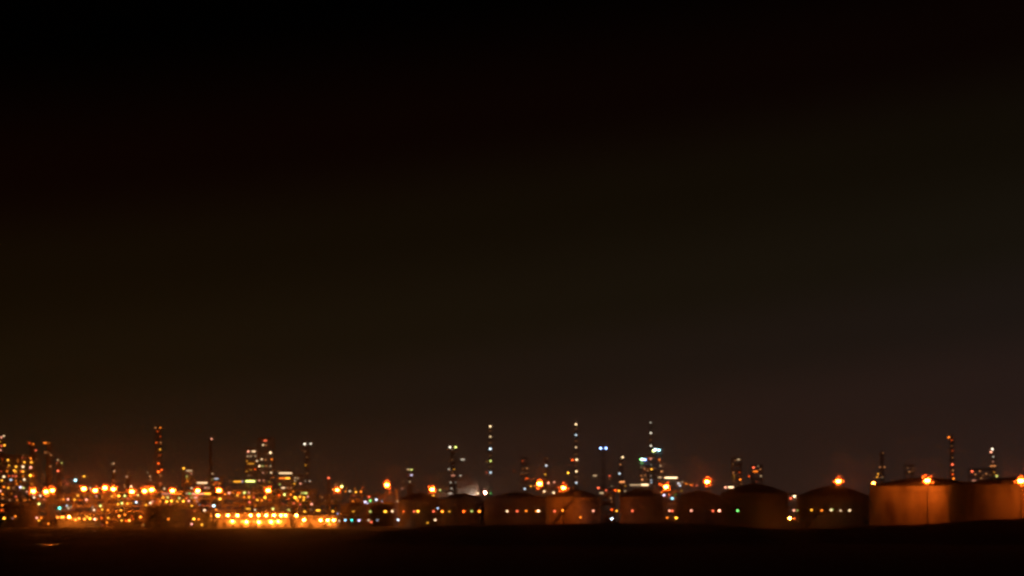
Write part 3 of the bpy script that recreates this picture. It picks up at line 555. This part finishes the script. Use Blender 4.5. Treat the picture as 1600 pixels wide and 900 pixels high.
# ------------------------------------------------------------------ loading sheds
shed('long brilliantly lit loading bay with two rows of lamps', 336, 450, 801.5, 1228, 11,
     '340.5,805,H6 356,805,H6 371,805,H6 391.5,805,H6 404,805,H6 416,805,H6 428,805,H6 439,805,H6 446,805,H6', '363.5,814,H6 378,814.5,H5 385,815,H6 404.5,815.5,H6 423.5,815,H6 435,814.5,H6', 'loading bay')
shed('short orange lit shed right of the long loading bay', 456, 527, 806, 1232, 9, '475,812,H6 501,812.5,H6 512,812.5,H6 521.5,812.5,H6', '471,818,o5 515,818.5,H5', 'loading bay')
shed('low shed with a string of yellow lamps at the left', 86, 154, 806, 1236, 8, '90,808,H5 96,808,H5 99,807.5,H5 108,807.5,H6 112,811.5,o4 118,812,H5 123.5,810,H5 132,811,H5 136,807,y4 140.5,810,y5 148,811,p5 150.5,811,o4', '', 'shed')
shed('small shed with yellow and orange lamps left of the rust brown tank', 181, 212, 801, 1240, 8, '186,806,H5 195,804,o4 206,806,O3 190,813,y4 202,813,H5 197,813.5,O4 208,811,O3', '', 'shed')
shed('small shed with two yellow lamps left of the long loading bay', 300, 329, 802, 1240, 8, '303,810.5,y5 310.5,811,o4 299.5,818.5,p4 315.5,819.5,y4 330,806,o4 330,812,o3', '', 'shed')

# ------------------------------------------------------------------ floodlight masts
SD = 1300
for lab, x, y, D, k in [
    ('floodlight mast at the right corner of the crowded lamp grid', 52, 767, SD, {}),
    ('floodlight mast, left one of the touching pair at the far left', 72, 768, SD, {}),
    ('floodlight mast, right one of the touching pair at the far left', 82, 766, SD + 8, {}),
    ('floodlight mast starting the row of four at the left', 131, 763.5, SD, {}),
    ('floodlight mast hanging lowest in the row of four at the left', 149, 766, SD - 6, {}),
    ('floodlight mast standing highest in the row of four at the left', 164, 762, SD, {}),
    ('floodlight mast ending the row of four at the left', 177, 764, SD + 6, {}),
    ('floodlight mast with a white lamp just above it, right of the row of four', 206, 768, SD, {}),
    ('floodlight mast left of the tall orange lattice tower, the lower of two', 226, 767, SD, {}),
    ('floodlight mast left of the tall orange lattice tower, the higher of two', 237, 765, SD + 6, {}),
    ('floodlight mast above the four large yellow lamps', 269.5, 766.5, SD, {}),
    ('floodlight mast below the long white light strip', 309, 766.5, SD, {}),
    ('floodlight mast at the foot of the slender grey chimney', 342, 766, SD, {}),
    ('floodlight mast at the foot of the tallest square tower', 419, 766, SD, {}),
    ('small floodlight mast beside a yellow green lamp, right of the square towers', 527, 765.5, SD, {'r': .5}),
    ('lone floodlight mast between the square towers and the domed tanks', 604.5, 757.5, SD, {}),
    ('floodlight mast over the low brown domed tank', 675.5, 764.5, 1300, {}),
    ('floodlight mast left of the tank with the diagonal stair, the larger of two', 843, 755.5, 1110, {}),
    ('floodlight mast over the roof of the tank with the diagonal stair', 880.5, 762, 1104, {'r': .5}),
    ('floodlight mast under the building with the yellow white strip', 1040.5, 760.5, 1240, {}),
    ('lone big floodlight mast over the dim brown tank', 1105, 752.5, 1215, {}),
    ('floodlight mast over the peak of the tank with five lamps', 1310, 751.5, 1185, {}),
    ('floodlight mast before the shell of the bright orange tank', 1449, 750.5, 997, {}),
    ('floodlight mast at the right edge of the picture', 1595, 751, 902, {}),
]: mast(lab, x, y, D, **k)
mast('single warm lamp on a mast at the left shoulder of the bright orange tank', 1365, 754.5, 1014, 'S6', 2, None, .42, .5)
mast('single yellow lamp on a mast left of the stack with the red side lamp', 887.5, 738.5, 1400, 'y5', 2, None, .5, .5)

# ------------------------------------------------------------------ slim lamp posts
for lab, x, y, c, D in [
    ('dull yellow lamp post before the small tank with the reddish flank', 552, 799, 'y3', 1215), ('small yellow green lamp post between the two small dim tanks', 578.5, 799, 'l3', 1215),
    ('bright yellow lamp post before the small dim tank', 602, 799, 'y5', 1215), ('cream white lamp post beside the bright yellow one', 613, 798.5, 'w4', 1215),
    ('lone red lamp post at the left edge of the low brown domed tank', 630.5, 799, 'O4', 1224), ('red lamp post touching the yellow one before the low brown domed tank', 647, 799, 'r4', 1224),
    ('yellow lamp post touching a red one before the low brown domed tank', 653, 798.7, 'y5', 1224), ('pink red lamp post beside the smeared cold white lamp', 677.5, 798.7, 'r4', 1197),
    ('cold white smeared lamp post in the gap between two dark tanks', 684, 794, 'c3', 1199), ('orange double lamp post before the left dark tank', 691, 799, 'o5', 1197),
    ('cream lamp post right of the orange double lamp', 702, 799, 'y3', 1197), ('red orange lamp post at the middle of the dark tank below the steam puff', 724.5, 798.8, 'O5', 1195),
    ('dim green yellow lamp post right of a red orange one', 737, 798.5, 'l3', 1195), ('wide orange lamp post at the right edge of the dark tank below the steam puff', 749, 798.7, 'o5', 1195),
    ('cream white lamp post starting the row before the wide dark tank', 792.5, 798.5, 'w4', 1168), ('red lamp post before the middle of the wide dark tank', 808, 798.5, 'r4', 1168),
    ('dull orange lamp post before the wide dark tank', 822, 798, 'o4', 1168), ('orange half of a double lamp before the wide dark tank', 838, 798.5, 'o4', 1168),
    ('bright cream half of a double lamp before the wide dark tank', 841.5, 798, 'w5', 1168),
    ('pink red lamp post at the left of the tank with the diagonal stair', 866.5, 798.5, 'r4', 1121), ('bright orange lamp post at the middle of the tank with the diagonal stair', 879.5, 797.3, 'o5', 1121),
    ('low orange lamp post near the foot of the tank with the diagonal stair', 907, 808, 'o4', 1121), ('pale red lamp post at the right of the tank with the diagonal stair', 927, 798, 'p4', 1121),
    ('red orange lamp post in the gap between the two orange lit tanks', 956, 796, 'O4', 1100), ('yellow lamp post at the left edge of the orange lit domed tank', 963.5, 798, 'y4', 1121),
    ('low cold white lamp post in the gap between the two orange lit tanks', 956, 810.3, 'c5', 1121), ('pink red lamp post before the orange lit domed tank', 988, 798, 'r4', 1121),
    ('cream half of the red and cream double lamp right of the domed tank', 1046, 797.7, 'p4', 1121), ('red half of the red and cream double lamp right of the domed tank', 1050.5, 798, 'r4', 1121),
    ('low orange lamp post below the double lamp, the smaller one', 1042.5, 808.7, 'o4', 1121), ('low orange yellow lamp post below the double lamp, the brighter one', 1056.5, 809, 'y5', 1121),
    ('pale red lamp post before the dim brown tank', 1080, 797.5, 'p4', 1122), ('small red lamp post at the right edge of the dim brown tank', 1114, 798, 'r4', 1122),
    ('cream red lamp post between the dim brown tank and the black tank', 1124, 797.5, 'p5', 1122), ('green lamp post before the black peaked tank', 1152.5, 797.6, 'g4', 1069),
    ('pink half of the small pale double lamp right of the black tank', 1240.5, 797.3, 'p4', 1077), ('olive half of the small pale double lamp right of the black tank', 1246, 797.5, 'l2', 1077),
    ('yellow lamp post starting the row of five before the brown tank', 1268, 796.6, 'y4', 1077), ('orange lamp post in the row of five before the brown tank', 1284, 797.3, 'o4', 1077),
    ('cream and green lamp post at the middle of the row of five', 1298.5, 796.6, 'w4', 1077), ('faint peach lamp post, dimmest in the row of five', 1313.5, 797.5, 'w3', 1077),
    ('cream white lamp post ending the row of five before the brown tank', 1327.5, 797.3, 'w4', 1077), ('brilliant low lamp post right of the foot of the black tank', 1234, 809.5, 'H6', 1060),
    ('dull orange low lamp post touching the brilliant one', 1241, 810, 'O4', 1062), ('low orange lamp post on the rising bank before the largest tank', 1493, 816.3, 'o5', 690),
    ('low grey white lamp post starting the cold coloured row', 530, 813.5, 'w3', 1220), ('pale cyan lamp post in the cold coloured row', 539.5, 812.5, 'n4', 1220), ('teal lamp post in the cold coloured row', 549.5, 812.5, 't4', 1220),
    ('violet white lamp post in the cold coloured row', 561, 813, 'v4', 1220), ('low white lamp post touching a red one', 576, 812.5, 'w3', 1220), ('low red lamp post touching a white one', 580, 815.5, 'r4', 1218),
    ('dim grey cyan lamp post ending the cold coloured row', 589.5, 812.5, 'c2', 1220), ('low cold white lamp post at the left edge of the low brown domed tank', 622, 812, 'c4', 1224),
    ('low dull yellow lamp post before the low brown domed tank', 668, 816.7, 'y3', 1197), ('low white lamp post below the smeared cold white lamp', 680, 812, 'w4', 1197),
    ('grey lamp post just right of the short orange lit shed', 527.5, 802.5, 'c2', 1225), ('orange lamp post between the long loading bay and the short shed', 463, 805, 'H6', 1222),
    ('orange lamp post before the rust brown tank', 263, 811, 'o4', 1215), ('orange lamp post left of the rust brown tank', 219.5, 807.5, 'o5', 1222), ('dim olive lamp post low beside the rust brown tank', 224, 820, 'l1', 1210),
    ('bright yellow lamp post before the low dim tank at the far left', 6.5, 809.5, 'y5', 1225), ('orange lamp post right of the bright yellow one at the far left', 24, 806.5, 'o4', 1225), ('dim pink lamp post under an orange one at the far left', 20, 809.5, 'p2', 1220),
    ('red half of the low triple lamp below the floodlight pair', 57.5, 809, 'p4', 1225), ('orange half of the low triple lamp below the floodlight pair', 64.5, 809, 'o4', 1225), ('yellow lamp at the bottom of the low triple lamp', 60.5, 813, 'y4', 1222),
    ('low orange lamp post close to the mud at the left', 75.5, 818, 'o4', 1212), ('red lamp post right of the low shed with yellow lamps', 158.5, 809, 'O4', 1225), ('cream lamp post between the two left sheds', 169, 809, 'y4', 1225),
    ('low peach lamp post between the two left sheds', 167, 816, 'o4', 1218), ('low deep red lamp post between the two left sheds', 160, 820, 'r2', 1212),
    ('orange lamp post low at the far left edge of the picture', 3.5, 789, 'o4', 1226), ('red orange lamp post below the one at the far left edge', 3, 797, 'O4', 1228),
]: post(lab, x, y, c, D)
lamp(P(1300.6, 796, 1076.2), 'g3', .3, [o for o in C.objects if o.get('label', '').startswith('cream and green')][0])

# ------------------------------------------------------------------ scrub before the loading bay
def shrub(x, D, wpx, hpx, seed):
    rnd = random.Random(seed); s = D / F; X = (x - 800) * s; root = thing('shrub', 'low dark shrub silhouetted before the bright loading bay', 'shrub', (X, D, 0), 'shrubs before the loading bay')
    st = MB()
    for k in range(5): a = rnd.uniform(0, 6.28); st.tube((X, D, -.05), (X + wpx * s * .3 * math.cos(a), D + wpx * s * .3 * math.sin(a), hpx * s * .8), .07, .02, 5)
    st.build('stems', M['leaf'], root); f = MB()
    for k in range(420):
        u, v = rnd.gauss(0, .4), rnd.gauss(0, .4); t = rnd.random() ** .7; rr = max(.12, 1 - t * .7); p = Vector((X + u * wpx * s / 2 * rr * 1.4, D + v * wpx * s / 2 * rr, .05 + t * hpx * s))
        d = [Vector((rnd.uniform(-1, 1), rnd.uniform(-1, 1), rnd.uniform(-1, 1))) * .24 for _ in range(3)]; f._add([p + d[0], p + d[1], p + d[2]], [(0, 1, 2)])
    f.build('foliage', M['leaf'], root)
for i, (x, w_) in enumerate([(338, 8), (352, 12), (364, 7), (377, 10), (392, 8), (399, 8), (412, 10), (421, 7), (434, 12), (446, 10), (460, 12), (484, 14), (507, 8)]): shrub(x, 1192 + (i * 7) % 5, w_ * 1.2, 5.5 + (i * 5) % 3, 50 + i)

# ------------------------------------------------------------------ the hazy air
hz = MB(); hz.box((0, 1200, 58), (5300, 3700, 118)); hm = bpy.data.materials.new('haze air'); hm.use_nodes = True
n = hm.node_tree.nodes; n.clear(); o_ = n.new('ShaderNodeOutputMaterial'); pv = n.new('ShaderNodeVolumePrincipled')
pv.inputs['Color'].default_value = (.95, .92, .9, 1); pv.inputs['Density'].default_value = .00005; pv.inputs['Anisotropy'].default_value = .981
hm.node_tree.links.new(pv.outputs[0], o_.inputs['Volume'])
hm.cycles.volume_sampling = 'MULTIPLE_IMPORTANCE'
h = hz.build('haze', hm, None, (0, 1200, 58)); h['kind'] = 'stuff'; h['label'] = 'thin orange lit night haze over the refinery'; h['category'] = 'haze'
